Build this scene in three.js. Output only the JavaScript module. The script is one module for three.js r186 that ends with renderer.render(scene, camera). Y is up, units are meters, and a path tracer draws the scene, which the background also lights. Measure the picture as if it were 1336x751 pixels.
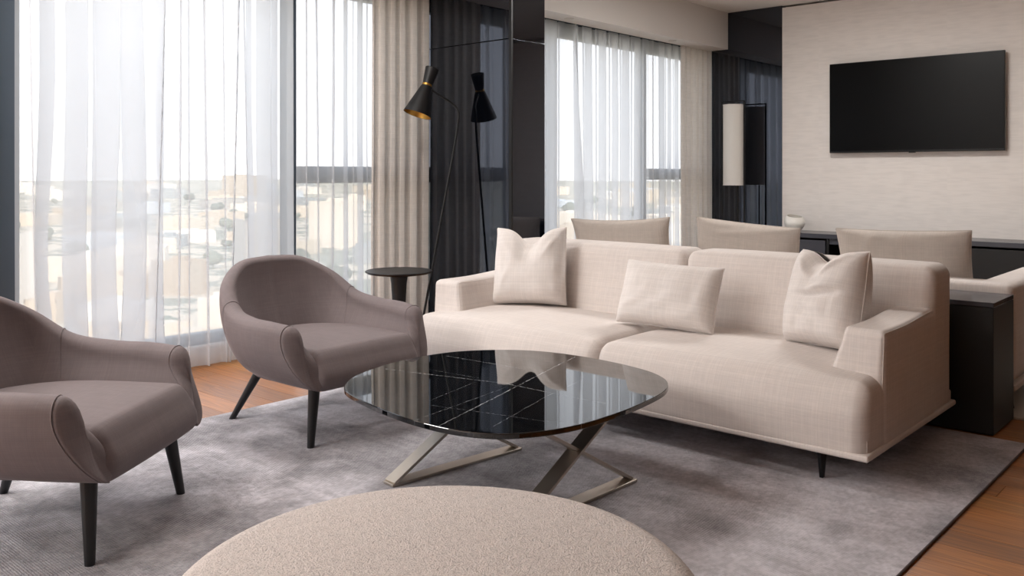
import * as THREE from 'three';
import { mergeGeometries, mergeVertices, toCreasedNormals } from 'three/addons/utils/BufferGeometryUtils.js';
import { RectAreaLightUniformsLib } from 'three/addons/lights/RectAreaLightUniformsLib.js';
import { RoundedBoxGeometry } from 'three/addons/geometries/RoundedBoxGeometry.js';

// ---------------------------------------------------------------- camera, sky, sun, exposure
const scene = new THREE.Scene();
const renderer = new THREE.WebGLRenderer({ antialias: true });
renderer.toneMapping = THREE.LinearToneMapping;
renderer.toneMappingExposure = 1.34;
renderer.shadowMap.enabled = true;

const FOCAL = 1150, SHIFT = 149.5;                       // pixels of the 1336 x 751 frame; a shift lens keeps verticals upright
const FULL_H = 751 + 2 * SHIFT;
const camera = new THREE.PerspectiveCamera(2 * Math.atan(FULL_H / 2 / FOCAL) * 180 / Math.PI, 1336 / FULL_H, 0.05, 9000);
camera.position.set(0, 1.2, 0);
camera.rotation.y = 41.8 * Math.PI / 180;
camera.setViewOffset(1336, FULL_H, 0, 2 * SHIFT, 1336, 751);
camera.updateProjectionMatrix();
scene.add(camera);

const SKY = 1.55;
{
  const w = 16, h = 128, d = new Float32Array(w * h * 4);
  for (let j = 0; j < h; j++) {
    const up = Math.max(0, (j + 0.5) / h * 2 - 1);       // row 0 is straight down
    const k = Math.pow(up, 0.55);
    const c = [1.0 - 0.42 * k, 0.985 - 0.27 * k, 0.97 - 0.07 * k];
    for (let i = 0; i < w; i++) { const o = (j * w + i) * 4; d[o] = c[0]; d[o + 1] = c[1]; d[o + 2] = c[2]; d[o + 3] = 1; }
  }
  const t = new THREE.DataTexture(d, w, h, THREE.RGBAFormat, THREE.FloatType);
  t.mapping = THREE.EquirectangularReflectionMapping; t.magFilter = THREE.LinearFilter; t.needsUpdate = true;
  scene.background = t; scene.backgroundIntensity = SKY;
}
const sun = new THREE.DirectionalLight(0xfff1dc, 2.9);     // stands on the far side of the building: lights the city, not the room
sun.position.set(150, 190, 120); sun.target.position.set(-150, 0, -60);
sun.castShadow = true; sun.shadow.mapSize.set(2048, 2048);
Object.assign(sun.shadow.camera, { left: -700, right: 700, top: 700, bottom: -700, near: 1, far: 2500 });
scene.add(sun, sun.target);

const FILL_RADIANCE = 18;                                // added ceiling fill panels out of view, built below after the downlights

// ---------------------------------------------------------------- helpers
function rng(seed) { let a = seed >>> 0; return () => { a = (a + 0x6D2B79F5) | 0; let t = Math.imul(a ^ (a >>> 15), 1 | a); t = (t + Math.imul(t ^ (t >>> 7), 61 | t)) ^ t; return ((t ^ (t >>> 14)) >>> 0) / 4294967296; }; }
const taken = new Map();
function numbered(name) { const n = taken.get(name) ?? 0; taken.set(name, n + 1); return n ? `${name}_${String(n).padStart(3, '0')}` : name; }
function shade(o) { o.traverse((c) => { if (c.isMesh) { c.castShadow = true; c.receiveShadow = true; } }); return o; }
function mesh(name, geo, mat, parent) { const m = new THREE.Mesh(geo, mat); m.name = name; m.castShadow = m.receiveShadow = true; parent.add(m); return m; }
function thing(name, label, category, pos = [0, 0, 0], turn = 0, group) {
  const o = new THREE.Group(); o.name = numbered(name); scene.add(o); o.position.set(...pos); o.rotation.y = turn;
  o.userData = { label, category }; if (group) o.userData.group = group; return o;
}
function structure(name, label) { const o = new THREE.Group(); o.name = numbered(name); o.userData = { kind: 'structure', label }; scene.add(o); return o; }
function dup(root, pos, turn, label, group) {
  const r = root.clone(); r.name = numbered(root.name.replace(/_\d{3}$/, '')); scene.add(r); r.position.set(...pos); r.rotation.y = turn;
  r.userData = { ...root.userData }; if (label) r.userData.label = label; if (group) r.userData.group = group; return r;
}
// uv in metres by the axis each face looks along; turned copies the axes, so threads run level and upright
function boxUV(geo) {
  const g = geo.index ? geo.toNonIndexed() : geo, p = g.attributes.position, uv = new Float32Array(p.count * 2);
  const a = new THREE.Vector3(), b = new THREE.Vector3(), c = new THREE.Vector3(), n = new THREE.Vector3();
  for (let i = 0; i < p.count; i += 3) {
    a.fromBufferAttribute(p, i); b.fromBufferAttribute(p, i + 1); c.fromBufferAttribute(p, i + 2);
    n.crossVectors(b.sub(a), c.sub(a)); const ax = Math.abs(n.x), ay = Math.abs(n.y), az = Math.abs(n.z);
    for (let k = 0; k < 3; k++) {
      const x = p.getX(i + k), y = p.getY(i + k), z = p.getZ(i + k), o = (i + k) * 2;
      if (ax >= ay && ax >= az) { uv[o] = z; uv[o + 1] = y; } else if (ay >= az) { uv[o] = x; uv[o + 1] = z; } else { uv[o] = x; uv[o + 1] = y; }
    }
  }
  g.setAttribute('uv', new THREE.BufferAttribute(uv, 2)); return g;
}
function box(x0, x1, y0, y1, z0, z1) { const g = new THREE.BoxGeometry(x1 - x0, y1 - y0, z1 - z0); g.translate((x0 + x1) / 2, (y0 + y1) / 2, (z0 + z1) / 2); return boxUV(g); }
function rbox(x0, x1, y0, y1, z0, z1, r = 0.004, s = 2) { const g = new RoundedBoxGeometry(x1 - x0, y1 - y0, z1 - z0, s, r); g.translate((x0 + x1) / 2, (y0 + y1) / 2, (z0 + z1) / 2); return boxUV(g); }
// padded block: rounded box on an even grid, shaped by def(p)
function softBox(x0, x1, y0, y1, z0, z1, r, n = 22, def) {
  const g0 = new THREE.BoxGeometry(2, 2, 2, n, n, n), p = g0.attributes.position;
  const v = new THREE.Vector3();
  const place = softMap(x0, x1, y0, y1, z0, z1, r, def);
  for (let i = 0; i < p.count; i++) { place(v.set(p.getX(i), p.getY(i), p.getZ(i))); p.setXYZ(i, v.x, v.y, v.z); }
  return smooth(g0);
}
function softMap(x0, x1, y0, y1, z0, z1, r, def) {          // moves a point of the cube -1..1 onto the padded block
  const hx = (x1 - x0) / 2, hy = (y1 - y0) / 2, hz = (z1 - z0) / 2, q = new THREE.Vector3();
  const warp = (t, h) => { const e = r / h, m = 0.55; const a = Math.abs(t); const o = a < m ? a / m * (1 - e) : 1 - e + (a - m) / (1 - m) * e; return Math.sign(t) * o * h; };
  return (v) => {
    v.set(warp(v.x, hx), warp(v.y, hy), warp(v.z, hz));
    q.set(clamp(v.x, -hx + r, hx - r), clamp(v.y, -hy + r, hy - r), clamp(v.z, -hz + r, hz - r));
    const d = v.clone().sub(q); if (d.length() > 1e-6) v.copy(q).addScaledVector(d.normalize(), r);
    v.x += (x0 + x1) / 2; v.y += (y0 + y1) / 2; v.z += (z0 + z1) / 2;
    if (def) def(v, (v.x - x0) / (x1 - x0), (v.y - y0) / (y1 - y0), (v.z - z0) / (z1 - z0));
    return v;
  };
}
function smooth(g) { g.deleteAttribute('uv'); g.deleteAttribute('normal'); const m = mergeVertices(g, 1e-5); m.computeVertexNormals(); return boxUV(m); }
function tube(pts, r, seg = 40, rad = 10, closed = false, tension) { return new THREE.TubeGeometry(new THREE.CatmullRomCurve3(pts.map((p) => new THREE.Vector3(...p)), closed, tension ? 'catmullrom' : 'centripetal', tension), seg, r, rad, closed); }
function taper(a, b, r0, r1, seg = 20) {   // tapered round leg from a (top) to b (foot), cut level
  const A = new THREE.Vector3(...a), B = new THREE.Vector3(...b), g = new THREE.CylinderGeometry(r0, r1, 1, seg, 6), p = g.attributes.position;
  for (let i = 0; i < p.count; i++) { const t = 0.5 - p.getY(i); p.setXYZ(i, p.getX(i) + A.x + (B.x - A.x) * t, A.y + (B.y - A.y) * t, p.getZ(i) + A.z + (B.z - A.z) * t); }
  g.computeVertexNormals(); return g;
}
function grid(nu, nv, f, closeU = false) {
  const pos = [], idx = [], uv = []; const cu = closeU ? nu : nu + 1;
  for (let j = 0; j <= nv; j++) for (let i = 0; i < cu; i++) { const p = f(i / nu, j / nv); pos.push(p[0], p[1], p[2]); uv.push(p[3] ?? i / nu, p[4] ?? j / nv); }
  for (let j = 0; j < nv; j++) for (let i = 0; i < nu; i++) { const a = j * cu + i, b = j * cu + (i + 1) % cu, c = a + cu, d = b + cu; idx.push(a, b, d, a, d, c); }
  const g = new THREE.BufferGeometry(); g.setAttribute('position', new THREE.Float32BufferAttribute(pos, 3)); g.setAttribute('uv', new THREE.Float32BufferAttribute(uv, 2)); g.setIndex(idx); g.computeVertexNormals(); return g;
}
const lerp = THREE.MathUtils.lerp, clamp = THREE.MathUtils.clamp, sstep = THREE.MathUtils.smoothstep;
function table(xs, ys) { return (x) => { if (x <= xs[0]) return ys[0]; for (let i = 1; i < xs.length; i++) if (x <= xs[i]) { const t = (x - xs[i - 1]) / (xs[i] - xs[i - 1]); const m = (k) => { const a = Math.max(0, k - 1), b = Math.min(xs.length - 1, k + 1); return (ys[b] - ys[a]) / (xs[b] - xs[a]); }; const h = xs[i] - xs[i - 1], t2 = t * t, t3 = t2 * t; return (2 * t3 - 3 * t2 + 1) * ys[i - 1] + (t3 - 2 * t2 + t) * h * m(i - 1) + (-2 * t3 + 3 * t2) * ys[i] + (t3 - t2) * h * m(i); } return ys[ys.length - 1]; }; }

// ---------------------------------------------------------------- textures
function noise2(seed, n) {               // tileable value noise, n cells a side
  const r = rng(seed), v = Float32Array.from({ length: n * n }, () => r());
  return (u, w) => { const x = u * n, y = w * n, i = Math.floor(x), j = Math.floor(y), fx = x - i, fy = y - j, sx = fx * fx * (3 - 2 * fx), sy = fy * fy * (3 - 2 * fy); const at = (a, b) => v[(((b % n) + n) % n) * n + (((a % n) + n) % n)]; return lerp(lerp(at(i, j), at(i + 1, j), sx), lerp(at(i, j + 1), at(i + 1, j + 1), sx), sy); };
}
function tex(w, h, f, srgb, repeat = [1, 1]) {
  const d = new Uint8Array(w * h * 4);
  for (let j = 0; j < h; j++) for (let i = 0; i < w; i++) { const c = f((i + 0.5) / w, (j + 0.5) / h, i, j), o = (j * w + i) * 4; const a = Array.isArray(c) ? c : [c, c, c]; for (let k = 0; k < 3; k++) d[o + k] = clamp(a[k], 0, 1) * 255; d[o + 3] = 255; }
  const t = new THREE.DataTexture(d, w, h); t.wrapS = t.wrapT = THREE.RepeatWrapping; t.magFilter = THREE.LinearFilter; t.minFilter = THREE.LinearMipmapLinearFilter; t.generateMipmaps = true; if (srgb) t.colorSpace = THREE.SRGBColorSpace; t.repeat.set(...repeat); t.needsUpdate = true; return t;
}
// linen: warp and weft threads of uneven tone (values multiply the fabric colour); one tile is 0.32 m
function linen(seed, strength, n = 160) {
  const r = rng(seed), W = 640, warp = Float32Array.from({ length: n }, () => r()), weft = Float32Array.from({ length: n }, () => r()), a = noise2(seed + 1, 40), b = noise2(seed + 2, 40), c = noise2(seed + 3, 6);
  const f = (u, v, bump) => { const x = u * n, y = v * n, i = Math.floor(x) % n, j = Math.floor(y) % n, over = (i + j) & 1; const px = Math.sin((x % 1) * Math.PI), py = Math.sin((y % 1) * Math.PI); const tone = 0.5 * (warp[i] * (0.5 + a(u, v * 0.25)) + weft[j] * (0.5 + b(u * 0.25, v))); return bump ? (over ? px : py) * 0.6 + tone * 0.4 : 1 - strength * (0.75 - tone) - 0.25 * strength * (1 - Math.max(px, py)) - 0.15 * strength * c(u, v); };
  return { map: tex(W, W, (u, v) => f(u, v, false), true, [1 / 0.32, 1 / 0.32]), bump: tex(W, W, (u, v) => f(u, v, true), false, [1 / 0.32, 1 / 0.32]) };
}
const LINEN = linen(11, 0.075), WOOL = linen(31, 0.10, 320), WALLPAPER = (() => {
  const a = noise2(3, 128), b = noise2(4, 16), c = noise2(5, 64);
  return tex(512, 512, (u, v) => 0.955 + 0.03 * a(u * 0.12, v * 1) + 0.02 * c(u * 0.1, v) + 0.02 * b(u, v), true, [0.8, 0.8]);
})();
const BOUCLE = (() => { const a = noise2(41, 64), b = noise2(42, 128), c = noise2(43, 40); const f = (u, v) => { const k = Math.abs(a(u, v) - 0.5) * 2, l = b(u, v), m = Math.abs(c(u, v) - 0.5) * 2; return 0.45 * (1 - k) + 0.3 * l + 0.25 * (1 - m); }; return { bump: tex(512, 512, f, false, [1 / 0.2, 1 / 0.2]), map: tex(512, 512, (u, v) => { const h = f(u, v); return 0.72 + 0.38 * h; }, true, [1 / 0.2, 1 / 0.2]) }; })();
const PILE = (() => { const a = noise2(51, 24), b = noise2(52, 200), c = noise2(53, 64); return tex(768, 768, (u, v) => 0.45 + 0.33 * Math.sin(2 * Math.PI * (v * 44 + 0.35 * c(u, v))) * (0.4 + a(u, v)) + 0.35 * (b(u, v) - 0.5), false, [1 / 0.36, 1 / 0.36]); })();
const RUG = (() => {                     // brushed viscose: pile lies in patches
  const a = noise2(61, 7), b = noise2(62, 15), c = noise2(63, 34), d = noise2(64, 80), e = noise2(65, 300), st = noise2(66, 160);
  return tex(1400, 1900, (u, v) => { const w = b(u, v) * 0.08, p = 0.42 * a(u + w, v) + 0.33 * b(u, v + w) + 0.25 * c(u, v); let k = sstep(p, 0.32, 0.68); const s = 0.60 + 0.23 * k + 0.07 * (d(u, v) - 0.5) + 0.12 * (e(u, v) - 0.5) + 0.09 * (st(u * 0.15, v) - 0.5); return [s * 0.985, s * 0.975, s * 0.995]; }, true);
})();
const WOOD = (() => {
  const a = noise2(71, 256), b = noise2(72, 24), c = noise2(73, 8), d = noise2(74, 512);
  return tex(1024, 1024, (u, v) => { const w = 0.02 * b(u * 0.5, v * 0.5), g = 0.5 * a(u * 0.04, v + w) + 0.3 * d(u * 0.05, v) + 0.4 * Math.pow(0.5 + 0.5 * Math.sin(v * 160 + 9 * b(u * 0.3, v)), 2) * 0.4; const k = 0.68 + 0.42 * g + 0.12 * (c(u, v) - 0.5); return [0.72 * k, 0.485 * k * (0.95 + 0.05 * g), 0.22 * k * (0.9 + 0.1 * g)]; }, true);
})();
const EARTH = (() => { const a = noise2(81, 40), b = noise2(82, 120), c = noise2(83, 300); return tex(1024, 1024, (u, v) => { const p = 0.5 * a(u, v) + 0.3 * b(u, v) + 0.2 * c(u, v), g = sstep(p, 0.42, 0.58); return [lerp(0.52, 0.80, g), lerp(0.53, 0.75, g), lerp(0.47, 0.67, g)]; }, true); })();  // pale tones carry the haze over the city ground

// ---------------------------------------------------------------- materials
const std = (o) => new THREE.MeshPhysicalMaterial(o);
const rgb = (s) => new THREE.Color(s);
const M = {
  sofa: std({ color: rgb('#e4dbd6'), map: LINEN.map, bumpMap: LINEN.bump, bumpScale: 0.0003, roughness: 0.95, sheen: 0.3, sheenRoughness: 0.6, sheenColor: rgb('#fff4ea') }),
  pillow: std({ color: rgb('#ebe4e0'), map: LINEN.map, bumpMap: LINEN.bump, bumpScale: 0.0003, roughness: 0.95, sheen: 0.3, sheenRoughness: 0.6, sheenColor: rgb('#fff4ea') }),
  cushionGrey: std({ color: rgb('#c3b8af'), map: WOOL.map, bumpMap: WOOL.bump, bumpScale: 0.0004, roughness: 0.9, sheen: 0.4, sheenRoughness: 0.5, sheenColor: rgb('#e8ddd4') }),
  chair: std({ color: rgb('#7c7172'), map: WOOL.map, bumpMap: WOOL.bump, bumpScale: 0.0003, roughness: 0.85, sheen: 0.7, sheenRoughness: 0.4, sheenColor: rgb('#d8cccc') }),
  blackWood: std({ color: rgb('#17171a'), roughness: 0.42 }),
  blackMetal: std({ color: rgb('#0f0f11'), roughness: 0.4, metalness: 0.2 }),
  lampBlack: std({ color: rgb('#131315'), roughness: 0.5 }),
  gold: std({ color: rgb('#c79a4b'), roughness: 0.35, metalness: 0.9, side: THREE.DoubleSide }),
  nickel: std({ color: rgb('#c4bbb0'), roughness: 0.36, metalness: 0.85 }),
  lacquer: std({ color: rgb('#07090e'), roughness: 0.035, ior: 1.95, specularColor: rgb('#d5dcee') }),
  cabinet: std({ color: rgb('#070708'), roughness: 0.55 }),
  console: std({ color: rgb('#43444b'), roughness: 0.25 }),  // window reflection is put into this grey, paler than the dark lacquer
  consoleDark: std({ color: rgb('#09090c'), roughness: 0.5 }),
  wall: std({ color: rgb('#efe8e3'), map: WALLPAPER, roughness: 0.9 }),
  paint: std({ color: rgb('#ddd7d2'), roughness: 0.92 }),
  ceiling: std({ color: rgb('#e9e4de'), roughness: 0.95 }),
  outer: std({ color: rgb('#8c8a86'), roughness: 0.95 }),
  alu: std({ color: rgb('#4a5560'), roughness: 0.5, metalness: 0.3 }),
  upstand: std({ color: rgb('#d8d2cc'), roughness: 0.8 }),
  glass: std({ color: 0xffffff, transmission: 1, roughness: 0, ior: 1.5, thickness: 0 }),
  sheer: std({ color: rgb('#f3f4f6'), transmission: 0.86, roughness: 0.67, ior: 1.05, thickness: 0, side: THREE.DoubleSide }),
  drape: std({ color: rgb('#e8e1da'), map: WOOL.map, transmission: 0.26, roughness: 1, ior: 1.05, thickness: 0, side: THREE.DoubleSide }),
  rug: std({ color: rgb('#f4f1f3'), map: RUG, bumpMap: PILE, bumpScale: 0.0035, roughness: 0.9, sheen: 1, sheenRoughness: 0.35, sheenColor: rgb('#dcd8de') }),
  rugPale: std({ color: rgb('#cfc8bf'), bumpMap: PILE, bumpScale: 0.003, roughness: 0.95 }),
  rugEdge: std({ color: rgb('#6e676a'), roughness: 0.95 }),
  boucle: std({ color: rgb('#dad0cb'), map: BOUCLE.map, bumpMap: BOUCLE.bump, bumpScale: 0.0032, roughness: 1, sheen: 0.3, sheenColor: rgb('#f2e8e0'), sheenRoughness: 0.6 }),
  subfloor: std({ color: rgb('#3c2414'), roughness: 0.9 }),
  screen: std({ color: rgb('#050506'), roughness: 0.3, specularIntensity: 0.3 }),
  bezel: std({ color: rgb('#1b1a1b'), roughness: 0.35, metalness: 0.4 }),
  shade: std({ color: rgb('#f8f4ee'), transmission: 0.2, roughness: 1, ior: 1.05, thickness: 0, side: THREE.DoubleSide }),
  ceramic: std({ color: rgb('#efebe4'), roughness: 0.35 }),
  downlight: std({ color: rgb('#cfc8c0'), roughness: 0.4, metalness: 0.3 }),
};
M.planks = [['#ffffff', 0.03, 0.11], ['#e6d8bf', 0.41, 0.62], ['#fff2d8', 0.77, 0.33], ['#d4bfa0', 0.23, 0.87], ['#f2e4c8', 0.57, 0.48]].map(([c, ou, ov]) => {
  const t = WOOD.clone(); t.repeat.set(0.45, 0.9); t.offset.set(ou, ov); t.needsUpdate = true; return std({ color: rgb(c), map: t, roughness: 0.36, ior: 1.5, clearcoat: 0.4, clearcoatRoughness: 0.25 });
});

// ---------------------------------------------------------------- the room (structure)
const WX = -5.15, ZN = 4.2, ZF = -9.0, XR = 2.4, CEIL = 3.0;     // window plane, near and TV wall, right wall, ceiling
{
  const fl = structure('floor', 'warm brown wooden plank floor');
  mesh('subfloor', box(WX - 0.2, XR + 0.3, -0.35, -0.02, ZF - 0.3, ZN + 0.3), M.subfloor, fl);
  const r = rng(5), PW = 0.145, L = [1.5, 1.85, 2.2, 2.45], geos = L.map((l) => { const g = new THREE.BoxGeometry(l - 0.0016, 0.02, PW - 0.0016); g.translate(l / 2, -0.01, 0); return boxUV(g); });
  let k = 0;
  for (let z = ZF + PW / 2; z < -0.6; z += PW) {
    let x = WX + 0.01 - r() * 1.2; 
    while (x < XR - 0.05) {
      const i = Math.floor(r() * 4), p = mesh(k ? `plank_${String(k).padStart(3, '0')}` : 'plank', geos[i], M.planks[Math.floor(r() * 5)], fl);
      p.position.set(x, 0, z); x += L[i]; k++;
    }
  }
  mesh('plank_field', box(WX, XR, -0.02, 0, ZF + PW * Math.ceil((-0.6 - ZF - PW / 2) / PW), ZN), M.planks[0], fl).userData.kind = 'stuff';

  const ce = structure('ceiling', 'plain off-white ceiling');
  mesh('ceiling_slab', box(WX - 0.2, XR + 0.3, CEIL, CEIL + 0.35, ZF - 0.3, ZN + 0.3), M.ceiling, ce);
  const wb = structure('wall_back', 'cream textured wall behind the television');
  mesh('wall_panel', box(-4.15, XR + 0.3, 0, CEIL - 0.022, ZF - 0.12, ZF), M.wall, wb);
  mesh('wall_core', box(WX - 0.2, XR + 0.3, 0, CEIL, ZF - 0.3, ZF - 0.121), M.consoleDark, wb);
  const lp = structure('trim_1', 'black glossy lacquer panel between the far curtain and the cream wall');
  mesh('lacquer_panel', box(WX - 0.05, -4.152, 0, CEIL, ZF - 0.12, ZF + 0.004), M.lacquer, lp);
  const wr = structure('wall_right', 'unseen right wall, dark to dim light bounced from that side'); mesh('wall_body', box(XR, XR + 0.3, 0, CEIL, ZF, ZN), std({ color: rgb('#4d443d'), roughness: 0.7 }), wr);  // out of view; its dark tone keeps bounce on the right low
  const wf = structure('wall_front', 'plain wall'); mesh('wall_body', box(WX - 0.2, XR, 0, CEIL, ZN, ZN + 0.3), M.paint, wf);
  const wl = structure('wall_left', 'window wall with low sill curb and head');
  mesh('sill_curb', box(WX - 0.2, WX + 0.03, 0, 0.12, ZF, ZN), M.upstand, wl);
  mesh('window_head', box(WX - 0.2, WX + 0.02, 2.56, CEIL, ZF, ZN), M.alu, wl);
  mesh('pier', box(WX - 0.2, WX + 0.05, 0.12, 2.56, -5.02, -4.63), M.outer, wl);

  const col = structure('wall_column', 'black glossy lacquered column between the two windows');
  mesh('column_lower', rbox(WX + 0.05, -4.155, 0, 2.153, -5.01, -4.64, 0.003), M.lacquer, col);
  mesh('column_upper', rbox(WX + 0.05, -4.155, 2.157, CEIL, -5.01, -4.64, 0.003), M.lacquer, col);
  mesh('corner_strip', box(-4.172, -4.148, 0, CEIL, -4.648, -4.633), M.blackMetal, col);

  const so = structure('ceiling_soffit', 'pale painted curtain pelmet box below the ceiling');
  mesh('soffit_board', box(-5.03, -4.79, 2.59, CEIL, ZF, -5.01), M.paint, so);
  mesh('soffit_board', box(-5.03, -4.79, 2.59, CEIL, -4.64, ZN), M.paint, so);

  let wn = 0;
  const windowRun = (z0, z1, bars, transoms, label) => {       // z0 < z1
    const w = structure('window_' + (++wn), label), X0 = WX - 0.10, X1 = WX - 0.02;
    mesh('bottom_rail', rbox(X0, X1, 0.12, 0.19, z0, z1), M.alu, w);
    mesh('top_rail', rbox(X0, X1, 2.48, 2.56, z0, z1), M.alu, w);
    const zs = [z0, ...bars, z1];
    for (const z of zs) mesh('mullion', rbox(X0, X1 + 0.02, 0.19, 2.48, clamp(z - (z === -1.69 ? 0.085 : 0.035), z0, z1), clamp(z + (z === -1.69 ? 0.085 : 0.035), z0, z1)), M.alu, w);
    zs.forEach((z, i) => {
      if (!i) return; const a = zs[i - 1] + 0.035, b = z - 0.035, t = transoms.includes(i - 1);
      if (t) mesh('transom', rbox(X0, X1 + 0.01, 1.13, 1.25, a, b), M.alu, w);
      for (const [y0, y1] of t ? [[0.19, 1.13], [1.25, 2.48]] : [[0.19, 2.48]]) { const g = new THREE.PlaneGeometry(b - a, y1 - y0); g.rotateY(Math.PI / 2); const p = mesh('pane', g, M.glass, w); p.position.set(WX - 0.06, (y0 + y1) / 2, (a + b) / 2); }
    });
  };
  windowRun(-4.63, 4.1, [-3.50, -1.69, 0.02, 1.78, 3.54], [0], 'tall window beside the armchairs with grey aluminium frame, its near bays out of view');  // bays nearer than the wide mullion are unseen, lighting the sofa front
  windowRun(-8.98, -5.02, [-7.86, -6.35], [0], 'tall window beyond the black column with grey aluminium frame');
}
shade(scene);

// ---------------------------------------------------------------- curtains
// folds: cloth hangs along z; zones [z0, z1, depth, spacing] bunch it up, pleats [z, depth, width, lean] are single folds
function curtain(name, label, category, x, z0, z1, y0, y1, zones, pleats, mat, seed, group, step = 0.006) {
  const r = rng(seed), n = Math.round((z1 - z0) / step), rows = 14, nz = noise2(seed + 9, 32), ph = [0];
  const zone = (z) => { let A = 0.006, l = 0.16, w = 0, y = 0; for (const [a, b, d, s, e] of zones) { const k = sstep(z, a - 0.05, a + 0.05) * (1 - sstep(z, b - 0.05, b + 0.05)); if (k > w) { w = k; A = lerp(0.006, d, k); l = lerp(0.16, s, k); y = k * (e ?? 1); } } return [A, l, y]; };
  for (let i = 1; i <= n; i++) { const z = z0 + (i - 0.5) / n * (z1 - z0), [, l] = zone(z); ph.push(ph[i - 1] + (z1 - z0) / n / (l * (0.7 + 0.6 * nz(z * 0.21 + 0.5, 0.3)))); }
  const g = grid(n, rows, (u, v) => {
    const i = Math.round(u * n), y = lerp(y0, y1, v), z = z0 + u * (z1 - z0), [A, l0, lay] = zone(z), low = 1 - v;
    const drift = 0.25 * (nz(z * 0.13, v * 0.08 + 0.1) - 0.5) * low;
    const p = 2 * Math.PI * (ph[i] + drift); let dx = A * (0.75 + 0.5 * nz(z * 0.3, 0.7)) * (0.8 + 0.25 * low) * (Math.sin(p) + 0.25 * Math.sin(2 * p + 1)) / 1.1, dz = -lay * l0 / (4 * Math.PI) * Math.sin(2 * p) * (0.6 + 0.8 * nz(z * 0.4, 0.2));
    for (const [pz, d, w, lean] of pleats) { const q = (z - (pz + (lean ?? 0) * (v - 0.5))) / w; if (Math.abs(q) < 4) { dx += d * Math.exp(-q * q); dz += -d * 0.55 * q * Math.exp(-q * q); } }
    dx += 0.02 * (nz(z * 0.09, v * 0.05) - 0.5) * low;
    return [x + dx, y, z + dz, z, y];
  });
  const m = mesh(numbered(name), g, mat, scene); m.userData = { label, category }; if (group) m.userData.group = group; return m;
}
const SHX = -5.05;
curtain('sheer_curtain', 'white sheer curtain in deep soft folds beside the two armchairs', 'curtain', SHX, -2.47, -1.715, 0.015, 2.585, [[-2.47, -2.16, 0.045, 0.26, 4.6], [-2.12, -1.86, 0.045, 0.24, 4.6]], [[-1.79, 0.05, 0.016, 0.05], [-2.33, 0.04, 0.02, -0.03]], M.sheer, 21);
curtain('sheer_curtain', 'white sheer curtain past the wide grey mullion beside the turned armchair', 'curtain', SHX, -1.56, 4.05, 0.015, 2.585, [[-1.5, 4.05, 0.04, 0.15, 1.5]], [], M.sheer, 27);
curtain('sheer_curtain', 'thin white sheer curtain stretched flat over the city view', 'curtain', SHX - 0.01, -3.40, -2.44, 0.015, 2.585, [[-3.40, -3.12, 0.045, 0.20, 4.4]], [[-2.50, 0.045, 0.012, -0.08], [-2.62, 0.05, 0.012, -0.02], [-2.68, 0.04, 0.01, 0.0], [-2.79, 0.05, 0.011, 0.03], [-2.92, 0.04, 0.012, 0.02], [-2.99, 0.045, 0.01, -0.07], [-3.08, 0.035, 0.01, 0.05]], M.sheer, 22);
curtain('sheer_curtain', 'white sheer curtain hanging next to the beige drape and side table', 'curtain', SHX, -4.13, -3.465, 0.015, 2.585, [[-4.13, -3.85, 0.03, 0.12, 2.6]], [[-3.52, 0.04, 0.014, 0.0], [-3.62, 0.04, 0.012, 0.03], [-3.74, 0.05, 0.015, -0.02]], M.sheer, 23);
curtain('sheer_curtain', 'white sheer curtain filling the far window behind the sofas', 'curtain', SHX - 0.01, -8.5, -5.06, 0.015, 2.585, [[-8.5, -7.95, 0.024, 0.15, 2.6], [-7.75, -6.55, 0.03, 0.2, 3.4], [-6.35, -5.06, 0.032, 0.18, 3.2]], [[-7.83, 0.04, 0.02, 0.0], [-6.55, 0.05, 0.02, 0.1]], M.sheer, 24);
curtain('drape_curtain', 'heavy beige linen drape gathered against the black column', 'curtain', -5.005, -4.63, -4.08, 0.015, 2.585, [[-4.8, -3.8, 0.032, 0.105, 1]], [], M.drape, 25);
curtain('drape_curtain', 'heavy beige linen drape gathered beside the far black panel', 'curtain', -5.0, -8.985, -8.33, 0.015, 2.585, [[-9.2, -8.0, 0.030, 0.11, 1]], [], M.drape, 26);

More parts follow.
